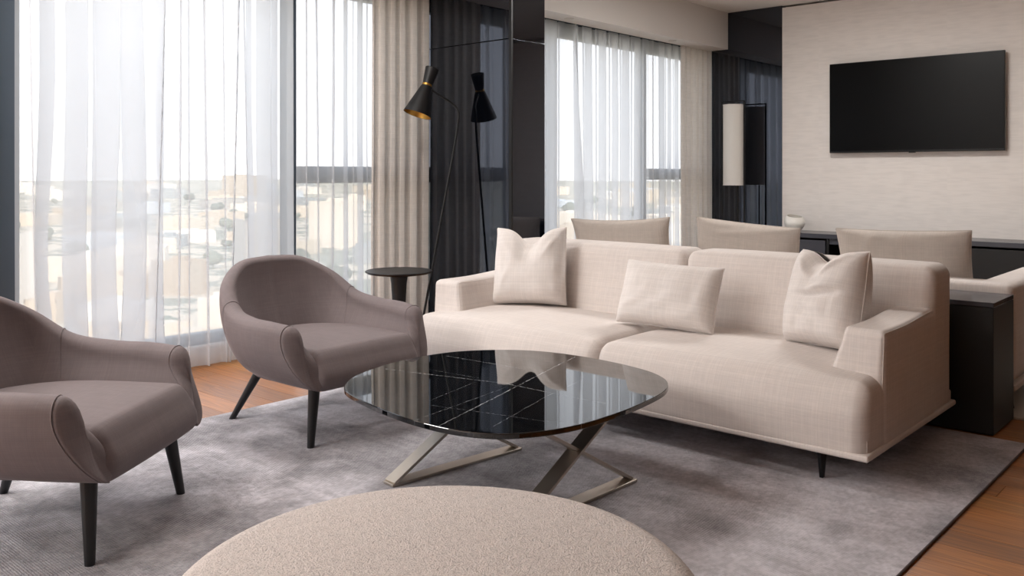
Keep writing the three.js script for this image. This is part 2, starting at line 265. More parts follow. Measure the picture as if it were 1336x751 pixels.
// ---------------------------------------------------------------- rugs
function rugThing(name, label, x0, x1, z0, z1, mat, h = 0.012) {
  const t = thing(name, label, 'rug'); const g = new RoundedBoxGeometry(x1 - x0, h, z1 - z0, 3, h * 0.45); g.translate((x0 + x1) / 2, h / 2, (z0 + z1) / 2);
  const p = g.attributes.position, uv = g.attributes.uv; for (let i = 0; i < p.count; i++) uv.setXY(i, (p.getX(i) - x0) / (x1 - x0), (p.getZ(i) - z0) / (z1 - z0)); 
  return [t, g, mat];
}
{
  const x0 = -3.97, x1 = -0.89, z0 = -4.40, z1 = -0.2;
  const t = thing('area_rug', 'large mottled grey silky rug under the coffee table and armchairs', 'rug');
  const h = 0.012, g = new THREE.PlaneGeometry(x1 - x0, z1 - z0, 1, 1); g.rotateX(-Math.PI / 2); g.translate((x0 + x1) / 2, h, (z0 + z1) / 2);
  // two uv sets: patches over the whole rug, pile in metres
  const p = g.attributes.position, a = [], b = []; for (let i = 0; i < p.count; i++) { a.push((p.getX(i) - x0) / (x1 - x0), (p.getZ(i) - z0) / (z1 - z0)); b.push(p.getX(i), p.getZ(i)); }
  g.setAttribute('uv', new THREE.Float32BufferAttribute(a, 2)); g.setAttribute('uv1', new THREE.Float32BufferAttribute(b, 2)); M.rug.bumpMap.channel = 1;
  mesh('pile', g, M.rug, t);
  mesh('binding', rbox(x0 - 0.004, x1 + 0.004, 0.0005, h - 0.0008, z0 - 0.004, z1 + 0.004, 0.004), M.rugEdge, t);
  const t2 = thing('area_rug', 'pale cream rug under the far sofa', 'rug');
  const g2 = rbox(-4.4, -0.35, 0.0005, 0.012, -7.6, -4.84, 0.004); g2.setAttribute('uv1', g2.attributes.uv); mesh('pile', g2, M.rugPale, t2);
}

// ---------------------------------------------------------------- sofas
{
  const X0 = -3.73, X1 = -1.20, XM = -2.462, ZFr = -3.31, ZB = -4.41;
  const t = thing('sofa', 'long cream linen sofa with two seats and low black legs', 'sofa', [X0 / 2 + X1 / 2, 0.0135, (ZFr + ZB) / 2]);
  const C = [(X0 + X1) / 2, 0.012, (ZFr + ZB) / 2], add = (n, g) => { g.translate(-C[0], -C[1], -C[2]); return mesh(n, g, M.sofa, t); };
  const puff = (u, w) => Math.pow(clamp(4 * u * (1 - u), 0, 1), 0.6) * Math.pow(clamp(4 * w * (1 - w), 0, 1), 0.6);
  for (const [a, b] of [[X0, XM], [XM, X1]])
    add('seat_cushion', softBox(a + 0.002, b - 0.002, 0.088, 0.405, -4.12, ZFr, 0.062, 30, (p, u, v, w) => {
      p.y = Math.max(p.y, 0.149); if (v > 0.5) p.y += 0.03 * puff(u, w) + 0.004 * Math.sin(p.x * 7) * puff(u, w); 
      p.z += 0.012 * w * puff(u, v) - 0.035 * sstep(v, 0.55, 1) * sstep(w, 0.8, 1);
    }));
  for (const [a, b] of [[X0, XM], [XM, X1]])
    add('back_cushion', softBox(a + 0.002, b - 0.002, 0.09, 0.785, ZB, -4.07, 0.06, 26, (p, u, v, w) => { p.y = Math.max(p.y, 0.149);
      p.z += (-0.075 * sstep(v, 0.35, 1) + 0.02 * puff(u, v)) * w; if (v > 0.5) p.y += 0.006 * puff(u, w);
    }));
  for (const s of [-1, 1]) {
    const xo = s < 0 ? X0 - 0.004 : X1 + 0.004, xi = xo - s * 0.235;
    const shape = [Math.min(xo, xi), Math.max(xo, xi), 0.118, 0.585, -4.14, -3.49, 0.032], form = (p, u, v, w) => { p.y = Math.max(p.y, 0.149);
      const inner = s < 0 ? u : 1 - u; p.x += s * 0.06 * inner * sstep(v, 0.45, 1); p.z -= 0.035 * sstep(v, 0.5, 1) * sstep(w, 0.5, 1) * (0.3 + 0.7 * inner); p.y += 0.02 * sstep(v, .6, 1) * sstep(1 - w, .3, 1);
    };
    const arm = add('armrest', softBox(...shape, 24, form)), on = softMap(...shape, form);
    for (const a of [-1, 1]) {                              // stitched seams along the front and top edges of the arm
      const path = []; for (let i = 0; i <= 24; i++) path.push([a, lerp(-0.85, 1, i / 24), 1]); for (let i = 1; i <= 24; i++) path.push([a, 1, lerp(1, -0.8, i / 24)]);
      const g = tube(path.map((c) => on(new THREE.Vector3(...c)).toArray()), 0.0022, 140, 6); g.translate(-C[0], -C[1], -C[2]); mesh('seam', g, M.sofa, arm);
    }
  }
  add('base_panel', softBox(X0 + 0.01, X1 - 0.004, 0.148, 0.2, ZB + 0.01, ZFr - 0.03, 0.01, 8));
  add('plinth_board', rbox(X0 - 0.012, X1 + 0.012, 0.127, 0.151, ZB - 0.008, ZFr + 0.012, 0.009, 4));
  for (const x of [X0 + 0.2, X1 - 0.2]) for (const z of [ZFr - 0.07, ZB + 0.09]) {
    const sh = new THREE.Shape(); sh.moveTo(-0.035, 0.116); sh.lineTo(0.035, 0.116); sh.lineTo(0.006, 0); sh.lineTo(-0.010, 0);
    const g = new THREE.ExtrudeGeometry(sh, { depth: 0.012, bevelEnabled: true, bevelSize: 0.001, bevelThickness: 0.001, bevelSegments: 1 }); g.rotateY(Math.PI / 2); g.translate(x - C[0], 0, z - C[2]); mesh('leg', g, M.blackMetal, t);
  }
}
{
  const X0 = -4.14, X1 = -1.05, ZB = -4.87, ZFr = -5.90, H = 0.65;
  const t = thing('sofa', 'low cream linen sofa facing the television with its back to the black cabinet', 'sofa', [(X0 + X1) / 2, 0.012, (ZB + ZFr) / 2]);
  const C = [(X0 + X1) / 2, 0.012, (ZB + ZFr) / 2], add = (n, g) => { g.translate(-C[0], -C[1], -C[2]); return mesh(n, g, M.sofa, t); };
  add('backrest', softBox(X0, X1, 0.16, H, ZB - 0.22, ZB, 0.04, 18));
  for (const s of [-1, 1]) { const xo = s < 0 ? X0 - 0.003 : X1 + 0.003, xi = xo - s * 0.2; add('armrest', softBox(Math.min(xo, xi), Math.max(xo, xi), 0.16, H + 0.002, ZFr, ZB + 0.002, 0.05, 18)); }
  for (let i = 0; i < 3; i++) { const a = X0 + 0.2 + i * 0.897; add('seat_cushion', softBox(a, a + 0.895, 0.22, 0.44, ZFr - 0.02, ZB - 0.2, 0.06, 16)); }
  add('plinth_board', rbox(X0 - 0.01, X1 + 0.01, 0.13, 0.162, ZFr - 0.01, ZB + 0.01, 0.008));
  for (const x of [X0 + 0.12, X1 - 0.06]) for (const z of [ZB - 0.12, ZFr + 0.12]) mesh('leg', tube([[x - C[0], 0.12, z - C[2]], [x - C[0] + 0.02, 0.06, z - C[2]], [x - C[0] + 0.03, 0.006, z - C[2]]], 0.009, 10, 8), M.blackMetal, t);
}
// ---------------------------------------------------------------- cushions
function pillow(w, h, thick, o) {        // upright in x-y, facing +z, its lower edge at y = 0
  const n = 44, r = noise2(o.seed, 16), out = (u, v) => {
    const pinch = o.pinch ?? 0.05, x = u * w / 2 * (1 - pinch * (1 - v * v) * Math.abs(u) ** 2), y = v * h / 2 * (1 - pinch * (1 - u * u) * Math.abs(v) ** 2);
    const ch = o.chop ? -o.chop * Math.exp(-((u - (o.chopAt ?? 0)) ** 2) / 0.13) * sstep(v, -0.2, 1) : 0; const c0 = (o.round ?? 0.05) * u * u * v * v * Math.max(u * u, v * v); return [x * (1 - c0) * (1 - 0.05 * (o.chop ? sstep(v, 0, 1) : 0)), y * (1 - c0) + ch];
  };
  const bulk = (u, v) => Math.pow(Math.max(0, (1 - u ** 4) * (1 - v ** 4)), o.full ?? 0.46) * (1 - 0.22 * (u * u + v * v) / 2) * (1 + (o.sag ?? 0.15) * -v);
  const face = (s) => grid(n, n, (a, b) => {
    const u = Math.sin((a * 2 - 1) * Math.PI / 2), v = Math.sin((b * 2 - 1) * Math.PI / 2), [x, y] = out(u, v); let t = thick / 2 * bulk(u, v);
    const c = o.chop ? o.chop * 0.55 * Math.exp(-((u - (o.chopAt ?? 0)) ** 2) / 0.05) * sstep(v, -0.3, 0.9) : 0; t = Math.max(t * 0.35, t - c);
    const edge = bulk(u, v); let wr = 0; for (const [cx, cy, ang, len, wd, amp] of o.folds ?? []) { const dx = u - cx, dy = v - cy, al = dx * Math.cos(ang) + dy * Math.sin(ang), ac = -dx * Math.sin(ang) + dy * Math.cos(ang); wr += amp * Math.exp(-((al / len) ** 2) - (ac / wd) ** 2); }
    wr += 0.012 * (r(u * 0.22 + 0.5, v * 0.22 + 0.5) - 0.5) + 0.005 * (r(u * 0.5 + 0.2, v * 0.16 + 0.1) - 0.5);
    return s > 0 ? [x, y + h / 2, t + wr * edge] : [-x, y + h / 2, -t];
  });
  // both faces share the seam: join, weld and smooth
  const g = mergeGeometries([face(1), face(-1)]); g.deleteAttribute('uv'); g.deleteAttribute('normal'); const m = mergeVertices(g, 2e-4); m.computeVertexNormals(); 
  const seam = []; for (let i = 0; i < 160; i++) { const a = i / 160 * 4, k = Math.floor(a), f = (a - k) * 2 - 1, s = Math.sin(f * Math.PI / 2); const [u, v] = [[s, -1], [1, s], [-s, 1], [-1, -s]][k]; const [x, y] = out(u, v); seam.push([x, y + h / 2, 0]); }
  return [boxUV(m), tube(seam, 0.0035, 320, 6, true)];
}
function cushion(name, label, group, mat, size, o, pos, rx, ry, rz = 0) {
  const t = thing(name, label, 'cushion', pos, 0, group); t.rotation.set(rx, ry, rz, 'YXZ');
  const [a, b] = pillow(...size, o); mesh('piping', b, mat, mesh('cover', a, mat, t)); return t;
}
const SEAT = 0.425;
cushion('throw_cushion', 'square cream linen cushion with a chopped top leaning by the lamp-side armrest', undefined, M.pillow, [0.47, 0.475, 0.23], { seed: 1, chop: 0.09, chopAt: 0.0, pinch: 0.10, folds: [[-0.55, -0.3, 1.2, 0.25, 0.09, 0.012], [-0.62, 0.55, 2.2, 0.3, 0.07, 0.012], [0.62, 0.5, 0.9, 0.3, 0.07, 0.012], [0.55, -0.65, -0.8, 0.25, 0.08, 0.008]] }, [-3.345, SEAT + 0.0, -3.89], -0.22, 0.42, 0.03);
cushion('throw_cushion', 'oblong cream linen cushion lying across the middle of the sofa', undefined, M.pillow, [0.57, 0.345, 0.19], { seed: 2, pinch: 0.09, folds: [[0, 0, 1.57, 0.7, 0.04, 0.004], [-0.6, -0.4, 0.6, 0.3, 0.1, 0.008]] }, [-2.36, SEAT + 0.0, -3.76], -0.34, 0.05, -0.02);
cushion('throw_cushion', 'square cream linen cushion with creased folds beside the cabinet-side armrest', undefined, M.pillow, [0.41, 0.455, 0.25], { seed: 3, chop: 0.05, chopAt: -0.1, pinch: 0.08, folds: [[0.15, 0.02, 0.12, 0.5, 0.055, -0.030], [0.15, 0.16, 0.12, 0.5, 0.09, 0.018], [-0.4, 0.62, -0.7, 0.28, 0.08, 0.022], [0.35, 0.66, 0.6, 0.3, 0.07, 0.024], [-0.1, -0.35, -0.35, 0.4, 0.07, -0.018], [-0.15, 0.8, 1.4, 0.2, 0.05, 0.014]] }, [-1.575, SEAT + 0.0, -3.80], -0.27, -0.34, 0.05);
cushion('back_cushion', 'dusky grey back cushion of the far sofa beside the window', undefined, M.cushionGrey, [0.88, 0.465, 0.20], { seed: 4, pinch: 0.14, round: 0.05, full: 0.52 }, [-3.57, 0.44, -5.22], 0.18, 0.02, 0.045);
cushion('back_cushion', 'greige back cushion on the far sofa in front of the white bowl', undefined, M.cushionGrey, [0.74, 0.47, 0.20], { seed: 5, pinch: 0.08, round: 0.05, full: 0.52, folds: [[-0.1, 0.75, 0.2, 0.6, 0.08, 0.02]] }, [-2.64, 0.44, -5.22], 0.18, 0.0, -0.07);
cushion('back_cushion', 'greige back cushion with puckered top edge on the far sofa below the television', undefined, M.cushionGrey, [0.77, 0.465, 0.20], { seed: 6, pinch: 0.09, round: 0.05, full: 0.52, folds: [[-0.4, 0.8, 1.4, 0.25, 0.06, 0.02], [0, 0.8, 1.6, 0.25, 0.06, 0.018]] }, [-1.66, 0.44, -5.22], 0.18, 0.0, 0.025);

// ---------------------------------------------------------------- black cabinet between the sofas
{
  const t = thing('low_cabinet', 'black low cabinet standing between the backs of the two sofas', 'cabinet', [-2.3, 0, -4.64]);
  mesh('cabinet_body', rbox(-1.26, 1.26, 0.006, 0.586, -0.19, 0.19, 0.003), M.cabinet, t);
  mesh('cabinet_top', rbox(-1.26, 1.26, 0.588, 0.61, -0.19, 0.19, 0.002), M.console, t);
}
// ---------------------------------------------------------------- television wall
{
  const t = thing('console_table', 'long dark media console under the television, window reflection painted into top and first door', 'console', [-1.8, 0, -8.77]);
  const x0 = -2.35, x1 = 3.2;
  mesh('console_top', rbox(x0, x1, 0.555, 0.60, -0.224, 0.224, 0.003), M.console, t);
  mesh('carcass_back', box(x0 + 0.01, x1 - 0.01, 0.11, 0.553, -0.22, -0.19), M.consoleDark, t);
  mesh('carcass_base', box(x0 + 0.01, x1 - 0.01, 0.08, 0.11, -0.22, 0.21), M.consoleDark, t);
  mesh('plinth', box(x0 + 0.06, x1 - 0.06, 0, 0.08, -0.2, 0.16), M.consoleDark, t);
  for (const x of [x0 + 0.01, -1.69, -0.55, 0.5, 1.6, x1 - 0.03]) mesh('divider', box(x, x + 0.025, 0.11, 0.553, -0.19, 0.208), M.consoleDark, t);
  mesh('door', rbox(x0 + 0.012, -1.695, 0.112, 0.535, 0.209, 0.225, 0.002), M.console, t);  // same lacquer as the other doors, reflected window painted in
  mesh('shelf', box(-1.66, -0.55, 0.50, 0.553, -0.19, 0.2), M.console, t);
  mesh('door', rbox(-0.54, 0.505, 0.112, 0.535, 0.209, 0.225, 0.002), M.consoleDark, t);
  mesh('door', rbox(0.51, 1.605, 0.112, 0.535, 0.209, 0.225, 0.002), M.consoleDark, t);
  mesh('door', rbox(1.61, x1 - 0.012, 0.112, 0.535, 0.209, 0.225, 0.002), M.consoleDark, t);
}
{
  const t = thing('wall_television', 'large black flat television mounted on the cream wall', 'television', [-2.795, 1.862, -8.998]);
  mesh('wall_bracket', rbox(-0.3, 0.3, -0.2, 0.2, 0, 0.05, 0.004), M.blackMetal, t);
  mesh('television_body', rbox(-0.805, 0.805, -0.455, 0.455, 0.05, 0.085, 0.006), M.bezel, t);
  mesh('screen_glass', rbox(-0.798, 0.798, -0.436, 0.448, 0.084, 0.0868, 0.001), M.screen, t);
  mesh('sensor_tab', rbox(-0.03, 0.03, -0.462, -0.452, 0.055, 0.08, 0.002), M.bezel, t);
}
{
  const t = thing('ceramic_bowl', 'small white round ceramic bowl on the media console', 'bowl', [-3.90, 0.60, -8.75]);
  const prof = [[0.0, 0], [0.035, 0], [0.05, 0.004], [0.078, 0.03], [0.1, 0.07], [0.104, 0.1], [0.096, 0.135], [0.082, 0.155], [0.077, 0.158], [0.074, 0.155], [0.088, 0.13], [0.095, 0.1], [0.092, 0.07], [0.07, 0.032], [0.0, 0.012]].map((p) => new THREE.Vector2(...p));
  const g = new THREE.LatheGeometry(new THREE.SplineCurve(prof).getPoints(70), 56), p = g.attributes.position;
  for (let i = 0; i < p.count; i++) { const y = p.getY(i), k = sstep(y, 0.06, 0.16); p.setY(i, y + k * (-0.12 * p.getX(i) - 0.10 * p.getZ(i)) * 1.4); } g.computeVertexNormals();
  mesh('bowl_body', g, M.ceramic, t);
}
{
  const t = thing('floor_lamp', 'floor lamp with tall white cylinder shade in a slim black frame', 'lamp', [-4.59, 0, -8.74]);
  const w = 0.13, b = 0.008;
  for (const s of [-1, 1]) mesh('frame_post', rbox(s * w - b, s * w + b, 0.012, 1.985, -b, b, 0.002), M.blackMetal, t);
  mesh('frame_top', rbox(-w - b, w + b, 1.972, 1.986, -b, b, 0.002), M.blackMetal, t);
  mesh('base_plate', rbox(-0.16, 0.16, 0, 0.012, -0.14, 0.14, 0.003), M.blackMetal, t);
  mesh('stem', tube([[0.05, 0.012, 0], [0.05, 0.5, 0], [0.05, 1.09, 0]], 0.007, 4, 8), M.blackMetal, t);
  const g = new THREE.CylinderGeometry(0.108, 0.108, 0.87, 48, 1, true); g.translate(0, 1.508, 0); const shd = mesh('lamp_shade', g, M.shade, t);
  const ring = (y) => { const q = new THREE.TorusGeometry(0.108, 0.0035, 8, 48); q.rotateX(Math.PI / 2); q.translate(0, y, 0); return q; };
  mesh('shade_ring', ring(1.943), M.shade, shd); mesh('shade_ring', ring(1.073), M.shade, shd);
  mesh('shade_spider', mergeGeometries([tube([[-w, 1.95, 0], [0, 1.95, 0], [w, 1.95, 0]], 0.003, 4, 6), tube([[0, 1.95, -0.108], [0, 1.95, 0], [0, 1.95, 0.108]], 0.003, 4, 6)]), M.blackMetal, t);
}
// ---------------------------------------------------------------- black reading lamp and side table
{
  const B = [-4.70, 0, -4.26], t = thing('floor_lamp', 'black reading floor lamp with hourglass shade and bent stem', 'lamp', B);
  const L = (p) => [p[0] - B[0], p[1] - B[1], p[2] - B[2]];
  const top = new THREE.Vector3(...L([-4.716, 1.965, -4.405])), bot = new THREE.Vector3(...L([-4.756, 1.625, -4.292]));
  const waist = top.clone().lerp(bot, 0.36), elbow = L([-4.592, 1.63, -4.555]), hi = L([-4.62, 1.70, -4.53]);
  mesh('stem', tube([[0, 0.01, 0], [lerp(0, elbow[0], 0.5), lerp(0, 1.6, 0.5), lerp(0, elbow[2], 0.5)], [elbow[0] * 0.97, 1.56, elbow[2] * 0.965], [elbow[0] - 0.002, 1.65, elbow[2] + 0.005], hi, [waist.x + 0.012, waist.y - 0.035, waist.z - 0.028]], 0.0085, 120, 10), M.lampBlack, t);
  const dir = bot.clone().sub(top), len = dir.length(), q = new THREE.Quaternion().setFromUnitVectors(new THREE.Vector3(0, -1, 0), dir.clone().normalize());
  const put = (g) => { g.applyQuaternion(q); g.translate(top.x, top.y, top.z); return g; };
  const lathe = (pts) => new THREE.LatheGeometry(pts.map(([r, y]) => new THREE.Vector2(r, -y)), 48);
  const cone = [[0.001, 0.004], [0.046, 0.004], [0.05, 0.0], [0.052, 0.003], [0.040, 0.095], [0.0335, len * 0.36], [0.045, len * 0.44], [0.104, len]];
  const sh = mesh('lamp_shade', put(lathe(cone)), M.lampBlack, t); sh.material = M.lampBlackDouble ?? (M.lampBlackDouble = std({ color: rgb('#131315'), roughness: 0.5, side: THREE.DoubleSide }));
  mesh('shade_lining', put(lathe([[0.1015, len - 0.001], [0.043, len * 0.445], [0.02, len * 0.42]])), M.gold, sh);
  mesh('waist_ring', put(lathe([[0.034, len * 0.335], [0.037, len * 0.345], [0.0365, len * 0.38], [0.034, len * 0.39]])), M.gold, t);
  const g = new THREE.CylinderGeometry(0.13, 0.135, 0.018, 48); g.translate(0, 0.009, 0); mesh('base_disc', g, M.lampBlack, t);
}
{
  const t = thing('side_table', 'round black pedestal side table beside the sofa', 'table', [-4.47, 0, -3.87]);
  const lt = (pts) => new THREE.LatheGeometry(pts.map((p) => new THREE.Vector2(...p)), 64);
  mesh('table_top', lt([[0.0, 0.522], [0.12, 0.524], [0.205, 0.536], [0.221, 0.545], [0.223, 0.551], [0.219, 0.554], [0.212, 0.551], [0, 0.551]]), M.blackWood, t);
  mesh('pedestal', lt([[0.06, 0.523], [0.052, 0.47], [0.042, 0.3], [0.036, 0.12], [0.036, 0.014]]), M.blackWood, t);
  mesh('base', lt([[0.0, 0.018], [0.035, 0.018], [0.15, 0.012], [0.153, 0.005], [0.15, 0], [0, 0]]), M.blackWood, t);
}
// ---------------------------------------------------------------- armchairs
function makeArmchair(label) {
  const t = thing('armchair', label, 'armchair');
  const S = [0, 0.2, 0.36, 0.5, 0.66, 0.84, 1];
  const rx = table(S, [-0.385, -0.355, -0.265, -0.135, 0.02, 0.17, 0.285]), rz = table(S, [0, 0.185, 0.315, 0.368, 0.392, 0.393, 0.375]), ry = table(S, [0.785, 0.768, 0.69, 0.592, 0.562, 0.556, 0.546]);
  const bx = table(S, [-0.27, -0.25, -0.185, -0.08, 0.08, 0.25, 0.392]), bz = table(S, [0, 0.125, 0.222, 0.272, 0.298, 0.306, 0.302]);
  const th = table(S, [0.062, 0.064, 0.072, 0.084, 0.095, 0.10, 0.10]), at = (f, s) => f(Math.abs(s)), NS = 120, NL = 52;
  const V = (a, b) => [a, b];
  const section = (s) => {                                   // closed loop of points round the shell wall at s
    const sg = Math.sign(s) || 1, T = V(at(rx, s), sg * at(rz, s)), Bt = V(at(bx, s), sg * at(bz, s)), y = at(ry, s), w = at(th, s), e = 0.01;
    const s2 = clamp(s + e, -1, 1), s1 = clamp(s - e, -1, 1), zz = (k) => (Math.sign(k) || 1) * at(rz, k); let tx = at(rx, s2) - at(rx, s1), tz = zz(s2) - zz(s1); const l = Math.hypot(tx, tz); tx /= l; tz /= l;
    let nx = tz, nz = -tx; if (nx * (T[0] - 0.05) + nz * T[1] < 0) { nx = -nx; nz = -nz; }       // outward in plan
    const out = [T[0] + nx * w / 2, T[1] + nz * w / 2], inn = [T[0] - nx * w / 2, T[1] - nz * w / 2], P = [], yr = y - w / 2;
    const bez = (t, a, b, c, d) => ((1 - t) ** 3) * a + 3 * t * (1 - t) ** 2 * b + 3 * t * t * (1 - t) * c + t ** 3 * d;
    for (let i = 0; i < 18; i++) { const k = i / 17; P.push([bez(k, Bt[0], Bt[0] + nx * 0.09, out[0] + nx * 0.012, out[0]), bez(k, 0.262, 0.285, lerp(0.3, yr, 0.55), yr), bez(k, Bt[1], Bt[1] + nz * 0.09, out[1] + nz * 0.012, out[1])]); }
    for (let i = 1; i < 12; i++) { const a = Math.PI * i / 12, c = Math.cos(a), d = Math.sin(a); P.push([T[0] + nx * w / 2 * c, yr + w / 2 * d * 0.92, T[1] + nz * w / 2 * c]); }
    const ib = [Bt[0] - nx * 0.03, Bt[1] - nz * 0.03];
    for (let i = 0; i < 18; i++) { const k = i / 17; P.push([bez(k, inn[0], inn[0] - nx * 0.0, lerp(inn[0], ib[0], 0.75), ib[0]), bez(k, yr, lerp(yr, 0.36, 0.4), 0.42, 0.30), bez(k, inn[1], inn[1], lerp(inn[1], ib[1], 0.75), ib[1])]); }
    for (let i = 1; i < 6; i++) { const k = i / 6; P.push([lerp(ib[0], Bt[0], k), lerp(0.30, 0.262, k), lerp(ib[1], Bt[1], k)]); }
    return P;
  };
  const loops = []; for (let i = 0; i <= NS; i++) loops.push(section(-1 + 2 * i / NS));
  const cap = (P, front) => { const c = P.reduce((a, p) => [a[0] + p[0] / NL, a[1] + p[1] / NL, a[2] + p[2] / NL], [0, 0, 0]), o = []; for (let k = 1; k <= 7; k++) { const a = k / 7 * Math.PI / 2, s = k === 7 ? 0.002 : Math.cos(a) * 0.999; o.push(P.map((p) => { const q = 1 - (1 - s) * 0.999; return [lerp(c[0], p[0], q) + 0.02 * Math.sin(a), lerp(c[1], p[1], lerp(1, q, k < 7 ? 0.35 + 0.65 * (k / 7) ** 3 : 1)), lerp(c[2], p[2], q)]; })); } return o; };
  const all = [...cap(loops[0]).reverse(), ...loops, ...cap(loops[NS])];
  const n = loops[0].length, g = grid(n, all.length - 1, (u, v) => all[Math.round(v * (all.length - 1))][Math.round(u * n) % n], true);
  const shell = smooth(g); { // face outwards
    const ps = shell.attributes.position, nm = shell.attributes.normal; let d = 0; for (let i = 0; i < ps.count; i++) if (ps.getY(i) > 0.7 && ps.getX(i) < -0.38) d += nm.getX(i); if (d > 0) { for (let i = 0; i < ps.count; i += 3) { for (const at_ of ['position', 'normal', 'uv']) { const a = shell.attributes[at_], k = a.itemSize; for (let j = 0; j < k; j++) { const q = a.array[(i + 1) * k + j]; a.array[(i + 1) * k + j] = a.array[(i + 2) * k + j]; a.array[(i + 2) * k + j] = q; } } } for (let i = 0; i < nm.array.length; i++) nm.array[i] *= -1; } }
  const body = mesh('shell', shell, M.chair, t);
  // seat: padded slab filling the shell, front rolled down to the rail
  const half = (x) => (x > 0 ? lerp(0.318, 0.304, x / 0.4) : Math.max(0.02, 0.315 * Math.sqrt(Math.max(0, 1 - (x / 0.31) ** 2))));
  const seat = softBox(-0.30, 0.412, 0.253, 0.425, -0.3, 0.3, 0.042, 26, (p, u, v, w) => { const k = half(Math.min(p.x, 0.40)) / 0.3; p.z *= k; if (v > 0.5) p.y += 0.016 * Math.pow(clamp(4 * w * (1 - w), 0, 1), 0.7) * Math.pow(clamp(4 * u * (1 - u), 0, 1), 0.5); p.x += 0.012 * Math.pow(clamp(4 * w * (1 - w), 0, 1), 0.7) * sstep(u, 0.8, 1); p.x -= (0.055 * sstep(v, 0.3, 1) + 0.012 * (1 - v)) * sstep(u, 0.5, 1); });
  mesh('seat', seat, M.chair, t);
  for (const s of [-1, 1]) {                                  // piping round the front of each arm
    const P = section(s * 0.985), c = P.reduce((a, p) => [a[0] + p[0] / n, a[1] + p[1] / n, a[2] + p[2] / n], [0, 0, 0]), k = P.slice(2, 44).map((p) => [p[0] + 0.004, lerp(c[1], p[1], 1.004), lerp(c[2], p[2], 1.012)]);
    mesh('piping', tube(k, 0.0022, 90, 6), M.chair, body);
    const Q = section(s * 0.47), cq = Q.reduce((a, p) => [a[0] + p[0] / n, a[1] + p[1] / n, a[2] + p[2] / n], [0, 0, 0]);
    mesh('seam', tube(Q.slice(12, 42).map((p) => [p[0], p[1] + (p[1] > 0.5 ? 0.001 : 0), p[2]]), 0.0016, 70, 6), M.chair, body);
    mesh('leg', taper([0.30, 0.275, s * 0.255], [0.33, 0.012, s * 0.300], 0.027, 0.0155), M.blackWood, t);
    mesh('leg', taper([-0.20, 0.275, s * 0.165], [-0.33, 0.012, s * 0.248], 0.027, 0.0155), M.blackWood, t);
  }
  return t;
}
const chairA = makeArmchair('mauve grey tub armchair beside the tall curtains and side table');
chairA.position.set(-3.544, 0, -2.548); chairA.rotation.y = Math.atan2(0.056, 0.998);
dup(chairA, [-3.184, 0, -1.183], Math.atan2(0.6, 0.8), 'mauve grey tub armchair turned towards the ottoman and coffee table');

// courses of the pale veins in the black marble, as x and z in the room
const VEINS = [[[[-2.776, -2.328], [-2.570, -2.383], [-2.241, -2.472], [-2.045, -2.475]], 3.4, '#d9dbdd'], [[[-2.769, -2.429], [-2.378, -2.467]], 1.9, '#b4b8bc'], [[[-2.775, -2.672], [-2.447, -2.698], [-2.357, -2.702]], 3, '#cfd2d5'], [[[-2.021, -1.913], [-2.155, -2.377], [-2.300, -2.869], [-2.344, -3.036]], 3.4, '#d9dbdd'], [[[-2.124, -1.901], [-2.201, -2.428]], 1.9, '#b4b8bc'], [[[-2.269, -2.100], [-2.345, -2.412]], 1.9, '#b4b8bc'], [[[-2.232, -2.066], [-1.945, -2.145], [-1.800, -2.179]], 1.9, '#b4b8bc'], [[[-1.890, -2.026], [-2.004, -2.422], [-2.063, -2.715]], 1.9, '#b4b8bc'], [[[-2.618, -2.812], [-2.285, -2.902], [-1.910, -2.991]], 1.9, '#b4b8bc'], [[[-2.045, -2.475], [-1.759, -2.488]], 1.9, '#b4b8bc'], [[[-1.804, -2.184], [-1.697, -2.233]], 1.9, '#b4b8bc']];
